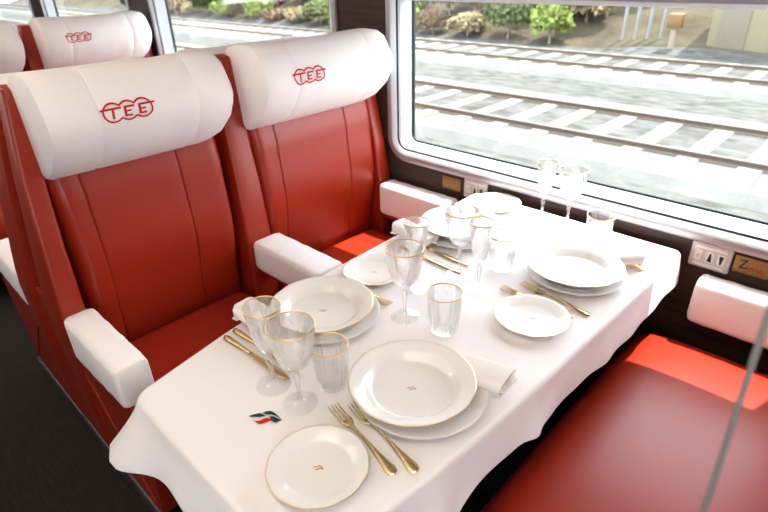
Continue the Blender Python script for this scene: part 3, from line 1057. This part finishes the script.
FORKS = [  # handle end -> tines
    ((-0.442, 0.466), (-0.661, 0.507), 'gold fork beside the nearest bread plate'),
    ((-0.416, 0.496), (-0.629, 0.535), 'gold fork tucked against the nearest dinner plate rim'),
    ((-0.402, 1.139), (-0.606, 1.163), 'gold fork beside the dinner plate at the window, bench side'),
    ((-0.430, 1.105), (-0.632, 1.108), 'gold fork mostly covered by the bench side bread plate'),
    ((-1.010, 0.850), (-0.805, 0.846), 'gold fork half hidden between the plates before the aisle seat'),
]
fst = True
for a, b, lb in FORKS:
    o = fk if fst else copy_tree(fk)
    fst = False
    o.location = (a[0], a[1], TZ + 0.001)
    o.rotation_euler = (0, 0, math.atan2(b[1] - a[1], b[0] - a[0]))
    tag(o, lb, 'fork', 'gold forks')
KNIVES = [
    ((-1.012, 0.485), (-0.775, 0.494), 'gold knife nearest the aisle seat table edge, blade toward the goblets'),
    ((-1.020, 0.516), (-0.783, 0.522), 'gold knife second from the aisle, between knife and folded napkin'),
    ((-1.000, 1.108), (-0.762, 1.099), 'gold knife before the far left window plate, nearer the aisle'),
    ((-1.010, 1.160), (-0.775, 1.150), 'gold knife along the edge of the far left window plate'),
    ((-0.385, 1.452), (-0.622, 1.447), 'knife on the window side of the sunlit plate, its tip showing'),
]
fst = True
for a, b, lb in KNIVES:
    o = kn if fst else copy_tree(kn)
    fst = False
    o.location = (a[0], a[1], TZ + 0.0005)
    o.rotation_euler = (0, 0, math.atan2(b[1] - a[1], b[0] - a[0]))
    tag(o, lb, 'knife', 'gold knives')

# ------------------------------------------------------------------ glasses
def cut(lobes, amp):
    return lambda t, r, i: 1.0 + amp * (abs(math.cos(t * lobes / 2)) - 0.5)
def make_glass(kind):
    n = 48
    if kind == 'tumbler':
        t = empty('tumbler')
        H, rt = 0.108, 0.041
        prof = [(0.0, 0.0), (0.026, 0.0), (0.030, 0.003), (0.0325, 0.012), (0.036, 0.05), (0.0385, 0.072), (0.0405, 0.100), (0.041, H), (0.0396, H), (0.0388, 0.098), (0.0365, 0.07), (0.033, 0.04), (0.029, 0.014), (0.0, 0.012)]
        cr = lambda th, r, i: 1 + (0.065 * (abs(math.cos(th * 9)) - 0.5) if 2 <= i <= 4 else 0)
        v, f = lathe(prof, 108, cr)
        obj('cup', v, f, 'crystal', t)
    else:
        t = empty({'goblet': 'wine_goblet', 'flute': 'slender_goblet'}[kind])
        H = 0.195 if kind == 'goblet' else 0.200
        if kind == 'goblet':
            bowl = [(0.004, 0.092), (0.014, 0.096), (0.024, 0.104), (0.033, 0.118), (0.039, 0.140), (0.043, 0.165), (0.0465, H), (0.0452, H), (0.0417, 0.165), (0.0375, 0.141), (0.031, 0.120), (0.022, 0.107), (0.010, 0.100), (0.0, 0.098)]
            zt = 0.094
        else:
            bowl = [(0.004, 0.085), (0.011, 0.090), (0.018, 0.102), (0.0235, 0.125), (0.0275, 0.155), (0.031, 0.18), (0.034, H), (0.0328, H), (0.0298, 0.18), (0.0262, 0.155), (0.022, 0.126), (0.016, 0.105), (0.008, 0.096), (0.0, 0.094)]
            zt = 0.087
        cr = lambda th, r, i: 1 + ((0.09, 0.09, 0.07, 0.04)[i - 1] * (abs(math.cos(th * 8)) - 0.5) if 1 <= i <= 4 else 0)
        v, f = lathe(bowl, 96, cr)
        obj('bowl', v, f, 'crystal', t)
        v, f = lathe([(0.0, zt + 0.004), (0.0045, zt), (0.0042, zt - 0.012), (0.0065, zt - 0.018), (0.0085, zt - 0.024), (0.0060, zt - 0.031), (0.0042, 0.040), (0.0042, 0.018), (0.006, 0.010)], 16)
        obj('stem', v, f, 'crystal', t)
        fr = 0.036 if kind == 'goblet' else 0.033
        v, f = lathe([(0.0, 0.012), (0.006, 0.010), (0.012, 0.006), (fr * 0.7, 0.0035), (fr, 0.002), (fr, 0.0006), (0.0, 0.0)], n)
        obj('foot', v, f, 'crystal_thin', t)
    rr = {'tumbler': (0.0411, 0.0395, 0.108), 'goblet': (0.0466, 0.0451, 0.195), 'flute': (0.0341, 0.0327, 0.2)}[kind]
    v, f = lathe([(rr[0], rr[2] - 0.0022), (rr[0] + 0.0002, rr[2]), ((rr[0] + rr[1]) / 2, rr[2] + 0.0006), (rr[1] - 0.0002, rr[2]), (rr[1], rr[2] - 0.0022)], n)
    obj('gold_rim', v, f, 'gold', t)
    return t
G = {k: make_glass(k) for k in ('goblet', 'flute', 'tumbler')}
GL = [('goblet', -0.701, 0.466, 1.0, 'the nearest goblet, standing before the green and red emblem'),
      ('flute', -0.787, 0.463, 1.12, 'leftmost goblet in front of the aisle seat'),
      ('tumbler', -0.693, 0.547, 0.95, 'tumbler between the nearest goblets and the nearest dinner plate'),
      ('goblet', -0.745, 0.836, 1.0, 'wide goblet in the middle of the table behind the bread plate'),
      ('flute', -0.810, 0.957, 1.02, 'slender goblet standing behind the middle wide goblet, before the far napkin'),
      ('tumbler', -0.637, 0.854, 1.02, 'low tumbler alone in the middle of the table'),
      ('goblet', -0.769, 1.096, 1.0, 'wide goblet in front of the far left window setting'),
      ('flute', -0.682, 1.063, 0.98, 'slender goblet touching the view of the far wide goblet, toward the bench'),
      ('tumbler', -0.696, 1.199, 1.0, 'tumbler behind the slender goblet of the far left setting'),
      ('flute', -0.785, 1.590, 1.0, 'slender goblet leftmost of the three glasses by the window'),
      ('goblet', -0.692, 1.588, 1.0, 'wide goblet in the middle of the three glasses by the window'),
      ('tumbler', -0.550, 1.500, 1.0, 'tumbler by the window, rightmost of the sunlit glasses')]
fs = set()
for kd, x, y, k, lb in GL:
    o = copy_tree(G[kd]) if kd in fs else G[kd]
    fs.add(kd)
    o.location = (x, y, TZ + 0.0012)
    o.scale = (k, k, 1.0)
    o.rotation_euler = (0, 0, random.uniform(0, 6))
    pre = {'goblet': 'gold-rimmed cut crystal goblet, ', 'flute': 'gold-rimmed slim crystal goblet, ', 'tumbler': 'gold-rimmed cut crystal tumbler, '}[kd]
    tag(o, lb if len((pre + lb).split()) > 16 else pre + lb, 'glass', 'crystal glasses')

# ------------------------------------------------------------------ napkins
def make_napkin(seed, L=0.16, w=0.078, h=0.030):
    """napkin folded into a soft roll; the layered end fans open"""
    rnd = random.Random(seed)
    rings = []
    nseg = 14
    for i in range(nseg + 1):
        u = i / nseg
        x = L * u
        ww = w / 2 * (1.0 - 0.10 * u)
        hh = h / 2 * (0.75 + 0.55 * u)
        ring = []
        for k in range(20):
            a = 2 * math.pi * k / 20
            ca, sa = math.cos(a), math.sin(a)
            yy = ww * math.copysign(abs(ca) ** 0.6, ca)
            zz = hh * math.copysign(abs(sa) ** 0.8, sa)
            d = 0.0018 * noise.noise(Vector((x * 40, k * 0.9, seed)))
            ring.append((x + 0.006 * sa * (u > 0.9), yy + d, zz + hh + d))
        rings.append(ring)
    mb = MB()
    v, f = loft(rings)
    mb.add(v, f)
    # layered folds at the open end
    for q in range(4):
        z0 = h * (0.18 + 0.22 * q)
        pts = []
        rows = []
        for i in range(6):
            u = i / 5
            row = []
            for k in range(9):
                t = k / 8 - 0.5
                row.append((L - 0.012 + u * (0.018 + 0.003 * math.sin(q * 2.1 + t * 3)), t * w * (0.92 - 0.10 * q), z0 + 0.006 * math.sin(t * 9 + q * 1.7) * u * 0.4 + 0.003 * u * q))
            rows.append(row)
        vv = [p for r in rows for p in r]
        n = 9
        ff = [(a * n + b, a * n + b + 1, a * n + b + n + 1, a * n + b + n) for a in range(5) for b in range(8)]
        vv2 = [(x, y, z - 0.0022) for x, y, z in vv]
        b0 = len(vv)
        ff2 = [tuple(reversed([i + b0 for i in q_])) for q_ in ff]
        edge = list(range(n)) + [r * n + n - 1 for r in range(1, 6)] + [5 * n + i for i in range(n - 2, -1, -1)] + [r * n for r in range(4, 0, -1)]
        ff3 = [(edge[i], edge[(i + 1) % len(edge)], edge[(i + 1) % len(edge)] + b0, edge[i] + b0) for i in range(len(edge))]
        mb.add(vv + vv2, ff + ff2 + ff3)
    return mb
NAP = [(-0.520, 0.752, 0.0145, math.radians(8), 'folded cream napkin tucked beside the nearest dinner plate', 0.112),
       (-0.925, 0.572, 0.0145, math.radians(183), 'folded napkin at the table edge behind the leftmost goblet', 0.115),
       (-0.930, 1.165, 0.0145, math.radians(176), 'folded napkin at the far left table edge behind the slender goblet', 0.135),
       (-0.500, 1.405, 0.0145, math.radians(36), 'folded napkin on the window side of the bench side plate', 0.110)]
for i, (x, y, dz, rz, lb, L) in enumerate(NAP):
    o = make_napkin(i + 2, L).build('napkin', 'napkin')
    o.location = (x, y, TZ + dz)
    o.rotation_euler = (0, 0, rz)
    tag(o, lb, 'napkin', 'folded napkins')
